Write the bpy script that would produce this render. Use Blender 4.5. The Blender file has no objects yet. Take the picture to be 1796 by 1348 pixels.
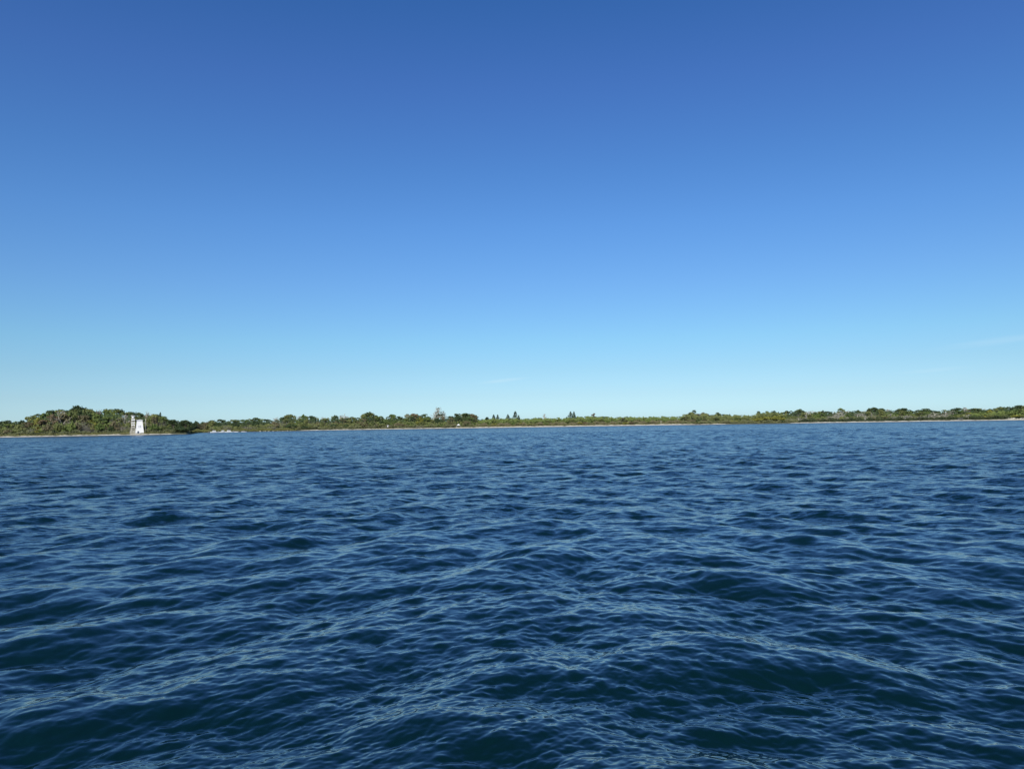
import bpy, math, random
import numpy as np
from mathutils import Vector, Matrix

# ------------------------------------------------------------------ camera
SC = bpy.context.scene
W, H = 1796.0, 1348.0
F = 1307.0
CAM_H = 3.0
PITCH = math.atan(69.5 / F)
ROLL = math.atan(0.0158)
fw = Vector((0, math.cos(PITCH), math.sin(PITCH)))
up0 = Vector((0, -math.sin(PITCH), math.cos(PITCH)))
rt0 = Vector((1, 0, 0))
up = up0 * math.cos(ROLL) + rt0 * math.sin(ROLL)
rt = rt0 * math.cos(ROLL) - up0 * math.sin(ROLL)
camd = bpy.data.cameras.new('camera')
cam = bpy.data.objects.new('camera', camd)
SC.collection.objects.link(cam)
M = Matrix.Identity(4)
for i in range(3):
    M[i][0] = rt[i]; M[i][1] = up[i]; M[i][2] = -fw[i]
M[2][3] = CAM_H
cam.matrix_world = M
camd.sensor_width = 36.0
camd.lens = 36.0 * F / W
camd.clip_start = 0.1
camd.clip_end = 30000
SC.camera = cam

# ------------------------------------------------------------------ light
SUN_DIR = Vector((-0.16, -0.80, 0.58)).normalized()      # towards the sun
SUN_EL = math.asin(SUN_DIR.z)
SUN_ROT = math.atan2(SUN_DIR.x, SUN_DIR.y)
world = bpy.data.worlds.new('World')
SC.world = world
world.use_nodes = True
nt = world.node_tree
for n in list(nt.nodes): nt.nodes.remove(n)
out = nt.nodes.new('ShaderNodeOutputWorld')
bg = nt.nodes.new('ShaderNodeBackground')
sky = nt.nodes.new('ShaderNodeTexSky')
sky.sky_type = 'NISHITA'
sky.sun_disc = False
sky.sun_elevation = SUN_EL
sky.sun_rotation = SUN_ROT
sky.air_density = 1.0
sky.dust_density = 0.3
sky.ozone_density = 2.0
bg.inputs['Strength'].default_value = 0.15
# clear-air tint by elevation (the same all the way round)
geo = nt.nodes.new('ShaderNodeTexCoord')
sep = nt.nodes.new('ShaderNodeSeparateXYZ')
nt.links.new(geo.outputs['Generated'], sep.inputs[0])
ramp = nt.nodes.new('ShaderNodeValToRGB')
nt.links.new(sep.outputs['Z'], ramp.inputs['Fac'])
SKY_STOPS = [(0.0, (1, 1, 1)), (1.0, (1, 1, 1))]
SKY_STOPS = [(0.0, (0.411, 0.621, 0.94)), (0.0141, (0.4109, 0.621, 0.94)), (0.0378, (0.3923, 0.5623, 0.8011)), (0.0714, (0.3785, 0.5496, 0.7244)),
             (0.1095, (0.3699, 0.575, 0.73)), (0.1815, (0.3595, 0.5645, 0.7879)), (0.2569, (0.3324, 0.562, 0.8341)), (0.3231, (0.3019, 0.5342, 0.8296)),
             (0.4197, (0.2797, 0.4874, 0.8298)), (0.4643, (0.2492, 0.4733, 0.8173)), (0.5038, (0.2183, 0.4624, 0.8046)), (0.7, (0.12, 0.32, 0.58)), (1.0, (0.08, 0.23, 0.44))]
cr = ramp.color_ramp
cr.interpolation = 'B_SPLINE' if False else 'LINEAR'
while len(cr.elements) > 1: cr.elements.remove(cr.elements[-1])
cr.elements[0].position = SKY_STOPS[0][0]
cr.elements[0].color = tuple(SKY_STOPS[0][1]) + (1,)
for p, c in SKY_STOPS[1:]:
    e = cr.elements.new(p); e.color = tuple(c) + (1,)
mul = nt.nodes.new('ShaderNodeMix'); mul.data_type = 'RGBA'; mul.blend_type = 'MULTIPLY'
mul.inputs['Factor'].default_value = 1.0
nt.links.new(sky.outputs[0], mul.inputs['A'])
nt.links.new(ramp.outputs['Color'], mul.inputs['B'])
# faint high cirrus streaks, all round the horizon
mp = nt.nodes.new('ShaderNodeMapping')
mp.inputs['Scale'].default_value = (5, 5, 90)
nt.links.new(geo.outputs['Generated'], mp.inputs['Vector'])
nz = nt.nodes.new('ShaderNodeTexNoise'); nz.inputs['Scale'].default_value = 3.0
nz.inputs['Detail'].default_value = 5.0
nt.links.new(mp.outputs[0], nz.inputs['Vector'])
acc = None
for az_, el_, w_, h_, tilt in ((-0.012, 0.0585, 0.028, 0.0022, 0.10), (0.585, 0.085, 0.055, 0.0040, 0.08), (0.515, 0.055, 0.030, 0.0022, 0.05)):
    d0 = Vector((math.sin(az_) * math.cos(el_), math.cos(az_) * math.cos(el_), math.sin(el_)))
    sb = nt.nodes.new('ShaderNodeVectorMath'); sb.operation = 'SUBTRACT'
    nt.links.new(geo.outputs['Generated'], sb.inputs[0]); sb.inputs[1].default_value = d0
    tx = Vector((math.cos(az_), -math.sin(az_), tilt)) / w_
    tz = Vector((-tilt * math.cos(az_), tilt * math.sin(az_), 1)) / h_
    d1 = nt.nodes.new('ShaderNodeVectorMath'); d1.operation = 'DOT_PRODUCT'; nt.links.new(sb.outputs[0], d1.inputs[0]); d1.inputs[1].default_value = tx
    d2 = nt.nodes.new('ShaderNodeVectorMath'); d2.operation = 'DOT_PRODUCT'; nt.links.new(sb.outputs[0], d2.inputs[0]); d2.inputs[1].default_value = tz
    cb_ = nt.nodes.new('ShaderNodeCombineXYZ'); nt.links.new(d1.outputs['Value'], cb_.inputs[0]); nt.links.new(d2.outputs['Value'], cb_.inputs[1])
    ln = nt.nodes.new('ShaderNodeVectorMath'); ln.operation = 'LENGTH'; nt.links.new(cb_.outputs[0], ln.inputs[0])
    fo = nt.nodes.new('ShaderNodeMapRange'); fo.interpolation_type = 'SMOOTHSTEP'
    fo.inputs['From Min'].default_value = 1.6; fo.inputs['From Max'].default_value = 0.0; fo.inputs['To Max'].default_value = 0.45 if az_ < 0 else 0.24
    nt.links.new(ln.outputs['Value'], fo.inputs['Value'])
    if acc is None: acc = fo.outputs[0]
    else:
        ad_ = nt.nodes.new('ShaderNodeMath'); ad_.operation = 'ADD'; nt.links.new(acc, ad_.inputs[0]); nt.links.new(fo.outputs[0], ad_.inputs[1]); acc = ad_.outputs[0]
mm = nt.nodes.new('ShaderNodeMath'); mm.operation = 'MULTIPLY'
nt.links.new(nz.outputs['Fac'], mm.inputs[0]); nt.links.new(acc, mm.inputs[1])
cl = nt.nodes.new('ShaderNodeMix'); cl.data_type = 'RGBA'
nt.links.new(mm.outputs[0], cl.inputs['Factor'])
nt.links.new(mul.outputs['Result'], cl.inputs['A'])
cl.inputs['B'].default_value = (4.6, 5.8, 6.4, 1)
nt.links.new(cl.outputs['Result'], bg.inputs['Color'])
nt.links.new(bg.outputs[0], out.inputs[0])

sund = bpy.data.lights.new('sun', 'SUN')
sund.energy = 4.4
sund.angle = math.radians(0.53)
sund.color = (1.0, 0.95, 0.87)
sun = bpy.data.objects.new('sun', sund)
sun.rotation_euler = SUN_DIR.to_track_quat('Z', 'Y').to_euler()
SC.collection.objects.link(sun)
SC.view_settings.view_transform = 'Standard'
SC.view_settings.look = 'None'
SC.view_settings.exposure = 0.0
SC.view_settings.gamma = 1.0
SC.view_settings.use_curve_mapping = False
SC.cycles.max_bounces = 6
SC.cycles.glossy_bounces = 3
SC.cycles.diffuse_bounces = 2

# ------------------------------------------------------------------ helpers
COL = SC.collection
rng = np.random.default_rng(11)
random.seed(5)

def horizon_y(x): return 743.5 - 0.0158 * (x - 898)
def ray(x, y):
    d = fw + rt * ((x - W / 2) / F) + up * ((H / 2 - y) / F)
    return d
def az_of(x):
    d = ray(x, horizon_y(x)); return math.atan2(d.x, d.y)
def at(x, y, D):
    """world point seen at photo pixel (x, y), D metres away over the water"""
    d = ray(x, y); k = D / math.hypot(d.x, d.y)
    return Vector((d.x * k, d.y * k, CAM_H + d.z * k))
def ppm(x, D):                 # metres per photo pixel at distance D
    return D / F * 1.0 / math.cos(az_of(x)) * math.cos(az_of(x)) ** 0

SHORE_X = [-3500, -700, -60, 100, 220, 300, 326, 338, 352, 440, 520, 660, 740, 880, 1000, 1100, 1300, 1380, 1540, 1700, 1796, 2500, 5000]
SHORE_D = [600, 520, 505, 500, 495, 490, 493, 520, 645, 680, 700, 690, 665, 645, 640, 640, 632, 640, 645, 650, 655, 640, 640]
SHORE_AZ = [az_of(x) for x in SHORE_X]
def shore(az):
    b = np.interp(az, SHORE_AZ, SHORE_D)
    return b + 2.2 * np.sin(az * 61 + 1) + 1.5 * np.sin(az * 143) + 0.8 * np.sin(az * 390 + 2)
HEAD_AZ = az_of(335)
def land_z(d, az):
    """height of the land d metres inland"""
    z = np.interp(d, [-60, -20, -3, 0, 4, 9, 16, 40, 120, 400, 4000], [-6, -1.6, -0.15, 0.02, 0.55, 1.0, 1.25, 1.7, 2.2, 2.6, 3])
    return z

def prop(o, label=None, cat=None, group=None, kind=None):
    if label: o['label'] = label
    if cat: o['category'] = cat
    if group: o['group'] = group
    if kind: o['kind'] = kind
    return o
def link(name, data, parent=None, loc=None):
    o = bpy.data.objects.new(name, data); COL.objects.link(o)
    if parent: o.parent = parent
    if loc is not None: o.location = loc
    return o
def mesh(name, V, Fc, mat=None, smooth=False):
    me = bpy.data.meshes.new(name)
    me.from_pydata([tuple(v) for v in V], [], [tuple(f) for f in Fc])
    if mat: me.materials.append(mat)
    if smooth: me.polygons.foreach_set('use_smooth', [True] * len(me.polygons))
    me.update(); return me
def grid_mesh(name, V, nr, nc, mat, smooth=True, wrap=False):
    me = bpy.data.meshes.new(name)
    nq = (nr - 1) * (nc if wrap else nc - 1)
    me.vertices.add(len(V)); me.vertices.foreach_set('co', np.ascontiguousarray(V, np.float32).ravel())
    i = np.arange(nr - 1)[:, None] * nc
    j = np.arange(nc if wrap else nc - 1)[None, :]
    j2 = (j + 1) % nc
    q = np.stack([i + j, i + j2, i + nc + j2, i + nc + j], -1).reshape(-1)
    me.loops.add(nq * 4); me.loops.foreach_set('vertex_index', q.astype(np.int32))
    me.polygons.add(nq)
    me.polygons.foreach_set('loop_start', np.arange(nq, dtype=np.int32) * 4)
    me.polygons.foreach_set('use_smooth', np.ones(nq, bool) if smooth else np.zeros(nq, bool))
    me.materials.append(mat); me.update(calc_edges=True); return me

class MB:
    def __init__(s): s.V = []; s.F = []
    def prism(s, pts0, pts1):
        n = len(pts0); b = len(s.V)
        s.V += [tuple(p) for p in pts0] + [tuple(p) for p in pts1]
        for i in range(n): s.F.append((b + i, b + (i + 1) % n, b + n + (i + 1) % n, b + n + i))
        s.F.append(tuple(b + i for i in reversed(range(n)))); s.F.append(tuple(b + n + i for i in range(n)))
    def box(s, c, d):
        x, y, z = c; a, b, e = d[0] / 2, d[1] / 2, d[2] / 2
        q = lambda zz: [(x - a, y - b, zz), (x + a, y - b, zz), (x + a, y + b, zz), (x - a, y + b, zz)]
        s.prism(q(z - e), q(z + e))
    def bar(s, p, q, r0, r1=None, n=4):
        p = Vector(p); q = Vector(q); r1 = r0 if r1 is None else r1
        d = (q - p).normalized(); a = d.orthogonal().normalized(); b = d.cross(a)
        ring = lambda c, r: [c + a * (r * math.cos(2 * math.pi * k / n)) + b * (r * math.sin(2 * math.pi * k / n)) for k in range(n)]
        s.prism(ring(p, r0), ring(q, r1))
    def build(s, name, mat, parent=None, loc=None):
        return link(name, mesh(name, s.V, s.F, mat), parent, loc)

def node_mat(name):
    m = bpy.data.materials.new(name); m.use_nodes = True
    t = m.node_tree; p = t.nodes['Principled BSDF']; return m, t, p
def simple(name, col, rough=0.7, var=0.15, scale=2.0):
    m, t, p = node_mat(name)
    tc = t.nodes.new('ShaderNodeTexCoord'); n = t.nodes.new('ShaderNodeTexNoise')
    n.inputs['Scale'].default_value = scale; n.inputs['Detail'].default_value = 6
    t.links.new(tc.outputs['Object'], n.inputs['Vector'])
    r = t.nodes.new('ShaderNodeValToRGB')
    r.color_ramp.elements[0].position = 0.3; r.color_ramp.elements[1].position = 0.7
    r.color_ramp.elements[0].color = tuple(c * (1 - var) for c in col) + (1,)
    r.color_ramp.elements[1].color = tuple(min(1, c * (1 + var)) for c in col) + (1,)
    t.links.new(n.outputs['Fac'], r.inputs[0]); t.links.new(r.outputs[0], p.inputs['Base Color'])
    p.inputs['Roughness'].default_value = rough
    return m
def foliage(name, c1, c2, rough=0.75):
    """two leaf colours in clumps, shifting a little from plant to plant"""
    m, t, p = node_mat(name)
    tc = t.nodes.new('ShaderNodeNewGeometry'); n = t.nodes.new('ShaderNodeTexNoise')
    n.inputs['Scale'].default_value = 0.35; n.inputs['Detail'].default_value = 4; n.inputs['Roughness'].default_value = 0.7
    t.links.new(tc.outputs['Position'], n.inputs['Vector'])
    oi = t.nodes.new('ShaderNodeObjectInfo')
    ad = t.nodes.new('ShaderNodeMath'); ad.operation = 'MULTIPLY_ADD'
    t.links.new(oi.outputs['Random'], ad.inputs[0]); ad.inputs[1].default_value = 0.5; ad.inputs[2].default_value = -0.25
    a2 = t.nodes.new('ShaderNodeMath'); a2.operation = 'ADD'
    t.links.new(n.outputs['Fac'], a2.inputs[0]); t.links.new(ad.outputs[0], a2.inputs[1])
    r = t.nodes.new('ShaderNodeValToRGB')
    r.color_ramp.elements[0].position = 0.25; r.color_ramp.elements[1].position = 0.75
    r.color_ramp.elements[0].color = tuple(c1) + (1,); r.color_ramp.elements[1].color = tuple(c2) + (1,)
    t.links.new(a2.outputs[0], r.inputs[0])
    t.links.new(r.outputs[0], p.inputs['Base Color'])
    p.inputs['Roughness'].default_value = rough
    p.inputs['Specular IOR Level'].default_value = 0.25
    return m

G = 1.0
FOL = {
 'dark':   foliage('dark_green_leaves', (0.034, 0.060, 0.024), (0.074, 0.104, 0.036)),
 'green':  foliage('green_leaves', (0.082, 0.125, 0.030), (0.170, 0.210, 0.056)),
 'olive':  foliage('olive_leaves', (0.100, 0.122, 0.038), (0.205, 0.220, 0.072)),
 'yellow': foliage('yellow_green_leaves', (0.165, 0.170, 0.028), (0.280, 0.270, 0.055)),
 'brown':  foliage('brown_leaves', (0.100, 0.096, 0.044), (0.185, 0.160, 0.086)),
 'rust':   foliage('rusty_leaves', (0.110, 0.085, 0.048), (0.190, 0.145, 0.082)),
 'grey':   foliage('grey_twigs', (0.160, 0.150, 0.115), (0.330, 0.305, 0.235)),
 'conifer': foliage('conifer_needles', (0.026, 0.050, 0.026), (0.052, 0.080, 0.038)),
}
BARK = simple('bark', (0.13, 0.11, 0.09), 0.9, 0.3, 3)
PALEBARK = simple('pale_dead_wood', (0.42, 0.39, 0.31), 0.9, 0.25, 3)
CW = {'dark': 'dark green', 'green': 'mid green', 'olive': 'olive green', 'yellow': 'yellow green',
      'brown': 'brownish', 'rust': 'rust brown', 'grey': 'grey'}

# ------------------------------------------------------------------ WATER
def water_material():
    m, t, p = node_mat('lake_water')
    L = t.links.new; N = t.nodes.new
    p.inputs['Base Color'].default_value = (0.0010, 0.0110, 0.0080, 1)
    p.inputs['Roughness'].default_value = 0.06
    p.inputs['IOR'].default_value = 2.0
    p.inputs['Specular Tint'].default_value = (0.92, 1.0, 1.0, 1)
    g = N('ShaderNodeNewGeometry')
    total = None
    def slope(scale, amp, stretch, rot, attr=None, detail=3.0):
        mp = N('ShaderNodeMapping'); mp.inputs['Rotation'].default_value = (0, 0, rot)
        mp.inputs['Scale'].default_value = (scale / stretch, scale, scale)
        L(g.outputs['Position'], mp.inputs['Vector'])
        n = N('ShaderNodeTexNoise'); n.inputs['Scale'].default_value = 1.0; n.inputs['Detail'].default_value = detail
        n.inputs['Roughness'].default_value = 0.6
        L(mp.outputs[0], n.inputs['Vector'])
        s = N('ShaderNodeVectorMath'); s.operation = 'SUBTRACT'; L(n.outputs['Color'], s.inputs[0]); s.inputs[1].default_value = (0.5, 0.5, 0.5)
        k = N('ShaderNodeVectorMath'); k.operation = 'MULTIPLY'; L(s.outputs[0], k.inputs[0]); k.inputs[1].default_value = (amp * 0.6, amp, 0)
        o = k.outputs[0]
        if attr:
            a = N('ShaderNodeAttribute'); a.attribute_name = attr
            q = N('ShaderNodeVectorMath'); q.operation = 'SCALE'; L(o, q.inputs[0]); L(a.outputs['Fac'], q.inputs['Scale']); o = q.outputs[0]
        return o
    outs = [slope(26.0, 0.16, 2.2, 0.1, None, 2.0),
            slope(5.0, 1.2, 2.2, 0.15, 'miss_c'),
            slope(2.0, 1.4, 2.2, -0.1, 'miss_b'),
            slope(0.5, 1.0, 2.4, 0.1, 'miss_a'),
            slope(0.09, 0.75, 0.22, 0.05, 'far_g', 4.0)]
    # unresolved wavelets widen the reflection lobe
    ar = N('ShaderNodeAttribute'); ar.attribute_name = 'lobe'
    L(ar.outputs['Fac'], p.inputs['Roughness'])
    cur = g.outputs['Normal']
    for o in outs:
        a = N('ShaderNodeVectorMath'); a.operation = 'ADD'; L(cur, a.inputs[0]); L(o, a.inputs[1]); cur = a.outputs[0]
    nn = N('ShaderNodeVectorMath'); nn.operation = 'NORMALIZE'; L(cur, nn.inputs[0])
    L(nn.outputs[0], p.inputs['Normal'])
    return m
WATER = water_material()

WAVE_DIR = math.radians(-90)      # travel direction (towards the camera)
def cascade(L, N, lam_max, lam_min, s_slope, spread, seed, rot, chop):
    """periodic patch of wind waves: returns B-spline coefficient grids (h, dx, dy)"""
    r = np.random.default_rng(seed)
    k1 = 2 * np.pi * np.fft.fftfreq(N, L / N)
    kx, ky = np.meshgrid(k1, k1, indexing='ij')
    k = np.hypot(kx, ky); k[0, 0] = 1e-9
    th = np.arctan2(ky, kx) - (WAVE_DIR - rot)
    kmin, kmax = 2 * np.pi / lam_max, 2 * np.pi / lam_min
    c = np.cos(th)
    D = np.abs(c) ** spread * np.where(c > 0, 1.0, 0.12) + 0.02
    S = k ** -4.0 * D
    lk = np.log(k)
    def sm(a): return 0.5 * (1 + np.tanh(a))
    S *= sm((lk - math.log(kmin)) * 5) * sm((math.log(kmax) - lk) * 8)
    S[0, 0] = 0
    ph = r.normal(size=(N, N)) + 1j * r.normal(size=(N, N))
    Z = np.sqrt(S) * ph
    h = np.fft.ifft2(Z)
    # slope rms -> scale
    sx = np.fft.ifft2(Z * 1j * kx).real; sy = np.fft.ifft2(Z * 1j * ky).real
    sc = s_slope / math.sqrt((sx ** 2 + sy ** 2).mean())
    pf = 1.0 / (((4 + 2 * np.cos(kx * L / N)) / 6) * ((4 + 2 * np.cos(ky * L / N)) / 6))
    out = []
    for m in (1.0, 1j * kx / k * chop, 1j * ky / k * chop):
        out.append((np.fft.ifft2(Z * m * pf).real * sc).astype(np.float32))
    return (L, N, rot, out)
def sample(cs, X, Y):
    L, N, rot, grids = cs
    c, s = math.cos(rot), math.sin(rot)
    u = (c * X + s * Y) / L * N; v = (-s * X + c * Y) / L * N
    iu = np.floor(u).astype(np.int64); iv = np.floor(v).astype(np.int64)
    fu = (u - iu).astype(np.float32); fv = (v - iv).astype(np.float32)
    def w(f): return [(1 - f) ** 3 / 6, (3 * f ** 3 - 6 * f ** 2 + 4) / 6, (-3 * f ** 3 + 3 * f ** 2 + 3 * f + 1) / 6, f ** 3 / 6]
    wu, wv = w(fu), w(fv)
    res = [np.zeros_like(fu) for _ in range(3)]
    for a in range(4):
        ia = (iu + a - 1) % N
        for b in range(4):
            ib = (iv + b - 1) % N
            ww = wu[a] * wv[b]; idx = ia * N + ib
            for g in range(3): res[g] += ww * grids[g].ravel()[idx]
    h, dx, dy = res
    return h, c * dx - s * dy, s * dx + c * dy

FAN = math.radians(36)
def turn(cs, ang): return (cs[0], cs[1], cs[2] + ang, cs[3])
def blend(p, q, w):
    return [np.sqrt(w) * u + np.sqrt(1 - w) * v for u, v in zip(p, q)]
def build_water():
    # distances: fine near the boat, coarser far out (waves are laid out in the world, only the sampling changes)
    rs = [0.4, 0.9, 1.5, 2.1]
    r = 2.6
    while r < 900:
        rs.append(r)
        r += 0.06 if r < 5.4 else min(0.0009 * r ** 1.5, 1.15 if r < 260 else 2.4)
    rs += [1000, 1300, 2000, 4000, 9000]
    rs = np.array(rs)
    a0 = math.radians(38.5)
    az = np.concatenate([np.linspace(-math.pi, -a0, 60)[:-1], np.linspace(-a0, a0, 880), np.linspace(a0, math.pi, 60)[1:-1]])
    R, A = np.meshgrid(rs, az, indexing='ij')
    X = R * np.sin(A); Y = R * np.cos(A)
    dr = np.gradient(rs)[:, None] * np.ones_like(A)
    lat = np.gradient(az)[None, :] * R
    sp = np.maximum(dr, lat)
    CS = [ # L, N, lam_max, lam_min, slope, spread, seed, rot, chop
        (127.0, 2048, 4.4, 0.9, 0.130, 2.0, 3, 0.13, 0.8),
        (37.0, 1024, 0.9, 0.34, 0.090, 2.0, 4, -0.31, 0.45),
        (13.7, 1024, 0.34, 0.13, 0.100, 3.0, 5, 0.52, 0.4),
        (5.3, 1024, 0.13, 0.055, 0.095, 3.0, 6, -0.2, 0.3)]
    h = np.zeros(X.shape, np.float32); dx = h.copy(); dy = h.copy()
    # slow gusts: patches where the ripples are stronger or weaker
    gust = 1 + 0.25 * np.sin(X * 0.11 + 1.3 * np.sin(Y * 0.06)) * np.sin(Y * 0.085 + 0.7 + 0.9 * np.sin(X * 0.05))
    miss = []; mv = 0.0
    tt = np.clip((np.arctan2(X, Y) - math.radians(-6)) / math.radians(24), 0, 1)
    wl = (1 - tt * tt * (3 - 2 * tt)).astype(np.float32) * 0.9 + 0.05
    for i, c in enumerate(CS):
        cs = cascade(*c)
        lam = c[3] * 1.5
        f = np.clip((lam * 0.62 - sp) / (lam * 0.62 - lam * 0.28), 0, 1)
        if i == 0: f = np.clip((3.2 - sp) / 2.0, 0, 1) * (1 - np.clip((R - 780) / 100, 0, 1))
        miss.append(1 - f)
        g = gust if i > 0 else 1.0
        # the sea runs in two crossing trains that fan out either side of the boat
        a, b, d = blend(sample(turn(cs, FAN), X, Y), sample(turn(cs, -FAN * 0.9), X + 31.7, Y - 12.3), wl)
        mv = mv + (1 - f) * c[4] ** 2 if i else mv + (1 - f) * c[4] ** 2
        h += (a * f * g).astype(np.float32); dx += (b * f * g).astype(np.float32); dy += (d * f * g).astype(np.float32)
    V = np.stack([X - dx, Y - dy, h], -1).reshape(-1, 3)
    me = grid_mesh('water', V, len(rs), len(az), WATER, True, True)
    for nm, a in (('miss_a', miss[0]), ('miss_b', miss[1]), ('miss_c', np.maximum(miss[2], 0)), ('far_g', np.clip((R - 40) / 120, 0, 1)), ('lobe', np.sqrt(np.sqrt(2 * (mv * 0.03 + 0.000008))))):
        at_ = me.attributes.new(nm, 'FLOAT', 'POINT')
        at_.data.foreach_set('value', np.ascontiguousarray(a, np.float32).ravel())
    o = link('water', me); prop(o, kind='structure')
    print('water rows', len(rs), 'cols', len(az), 'rms h', float(h[:600].std()))
build_water()

# ------------------------------------------------------------------ LAND
def ground_material():
    m, t, p = node_mat('shore_ground')
    L = t.links.new; N = t.nodes.new
    g = N('ShaderNodeNewGeometry'); s = N('ShaderNodeSeparateXYZ'); L(g.outputs['Position'], s.inputs[0])
    n = N('ShaderNodeTexNoise'); n.inputs['Scale'].default_value = 0.12; n.inputs['Detail'].default_value = 5; L(g.outputs['Position'], n.inputs['Vector'])
    at_ = N('ShaderNodeAttribute'); at_.attribute_name = 'beach'
    a = N('ShaderNodeMath'); a.operation = 'MULTIPLY_ADD'; L(n.outputs['Fac'], a.inputs[0]); a.inputs[1].default_value = 7.0; L(at_.outputs['Fac'], a.inputs[2])
    r = N('ShaderNodeValToRGB'); e = r.color_ramp.elements
    e[0].position = 0.30; e[0].color = (0.085, 0.095, 0.035, 1)
    e[1].position = 0.42; e[1].color = (0.64, 0.58, 0.44, 1)
    x = e.new(0.6); x.color = (0.74, 0.70, 0.57, 1)
    mr = N('ShaderNodeMapRange'); mr.inputs['From Min'].default_value = 0.0; mr.inputs['From Max'].default_value = 10.0
    L(a.outputs[0], mr.inputs['Value']); L(mr.outputs[0], r.inputs[0])
    wet = N('ShaderNodeMapRange'); wet.inputs['From Min'].default_value = 0.10; wet.inputs['From Max'].default_value = 0.32
    L(s.outputs['Z'], wet.inputs['Value'])
    wm = N('ShaderNodeMix'); wm.data_type = 'RGBA'; L(wet.outputs[0], wm.inputs['Factor']); wm.inputs['A'].default_value = (0.20, 0.19, 0.155, 1); L(r.outputs[0], wm.inputs['B'])
    n2 = N('ShaderNodeTexNoise'); n2.inputs['Scale'].default_value = 1.3; n2.inputs['Detail'].default_value = 6; L(g.outputs['Position'], n2.inputs['Vector'])
    mx = N('ShaderNodeMix'); mx.data_type = 'RGBA'; mx.blend_type = 'MULTIPLY'; mx.inputs['Factor'].default_value = 1
    r2 = N('ShaderNodeValToRGB'); r2.color_ramp.elements[0].position = 0.3; r2.color_ramp.elements[0].color = (0.7, 0.69, 0.66, 1); r2.color_ramp.elements[1].position = 0.6
    L(n2.outputs['Fac'], r2.inputs[0]); L(wm.outputs['Result'], mx.inputs['A']); L(r2.outputs[0], mx.inputs['B'])
    L(mx.outputs['Result'], p.inputs['Base Color']); p.inputs['Roughness'].default_value = 0.95
    return m
GROUND = ground_material()
def build_land():
    azs = np.concatenate([np.linspace(-1.45, -0.72, 40), np.linspace(-0.72, 0.72, 1500)[1:-1], np.linspace(0.72, 1.45, 40)])
    ds = np.array([-55, -20, -8, -3, 0, 1.5, 3, 4.5, 6, 8, 10, 13, 16, 22, 30, 40, 60, 90, 150, 400, 1200, 4000, 9000], float)
    Dg, A = np.meshgrid(ds, azs, indexing='ij')
    sh = shore(A)
    R = sh + Dg
    Z = land_z(Dg, A)
    n = 0.16 * np.sin(A * 700 + Dg * 0.5) * np.sin(A * 233 + Dg * 0.2) + 0.12 * np.sin(A * 1500 + 3 + Dg)
    Z = Z + n * np.clip(Dg / 6, 0, 1)
    V = np.stack([R * np.sin(A), R * np.cos(A), Z], -1).reshape(-1, 3)
    me = grid_mesh('ground', V[:, :], len(ds), len(azs), GROUND, True, False)
    # faces must look up
    wx = np.interp(A, [az_of(q) for q in (-200, 296, 316, 520, 540, 800, 840, 1195, 1215, 1262, 1285, 1380, 1400, 1900)], [5.0, 4.5, 0.3, 0.3, 5.5, 6, 8.5, 8.5, 4.5, 5.0, 0.6, 0.6, 6.0, 6.0])
    wx = wx + 1.2 * np.sin(A * 260) * np.sin(A * 97 + 1)
    a_ = me.attributes.new('beach', 'FLOAT', 'POINT'); a_.data.foreach_set('value', np.ascontiguousarray((wx - Dg), np.float32).ravel())
    o = link('ground', me); prop(o, kind='structure')
build_land()
def ground_at(p):
    az = math.atan2(p[0], p[1]); D = math.hypot(p[0], p[1])
    return float(land_z(D - shore(az), az))

# ------------------------------------------------------------------ PLANT SHAPES (10 m tall prototypes, base at z = 0)
def leaves(pts, nrm, size, r):
    n = len(pts)
    nrm = nrm + r.normal(size=(n, 3)) * 0.55
    nrm /= np.linalg.norm(nrm, axis=1)[:, None]
    a = np.cross(nrm, r.normal(size=(n, 3))); a /= np.linalg.norm(a, axis=1)[:, None]
    b = np.cross(nrm, a)
    s = size * r.uniform(0.55, 1.25, n)[:, None]; q = r.uniform(0.5, 0.9, n)[:, None]
    V = np.stack([pts - a * s, pts - b * s * q + a * s * 0.15, pts + a * s, pts + b * s * q - a * s * 0.1], 1).reshape(-1, 3)
    Fc = np.arange(4 * n).reshape(-1, 4)
    return V, Fc
def blob_leaves(C, R, dens, size, r):
    P = []; Nn = []
    for c, rr in zip(C, R):
        m = int(dens * rr * rr)
        d = r.normal(size=(m, 3)); d /= np.linalg.norm(d, axis=1)[:, None]
        d[:, 2] = np.where(d[:, 2] < -0.3, -d[:, 2] * 0.5, d[:, 2])
        rad = rr * r.uniform(0.55, 1.08, m)[:, None]
        P.append(c + d * rad * np.array([1, 1, 0.82])); Nn.append(d)
    return leaves(np.concatenate(P), np.concatenate(Nn), size, r)
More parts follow.
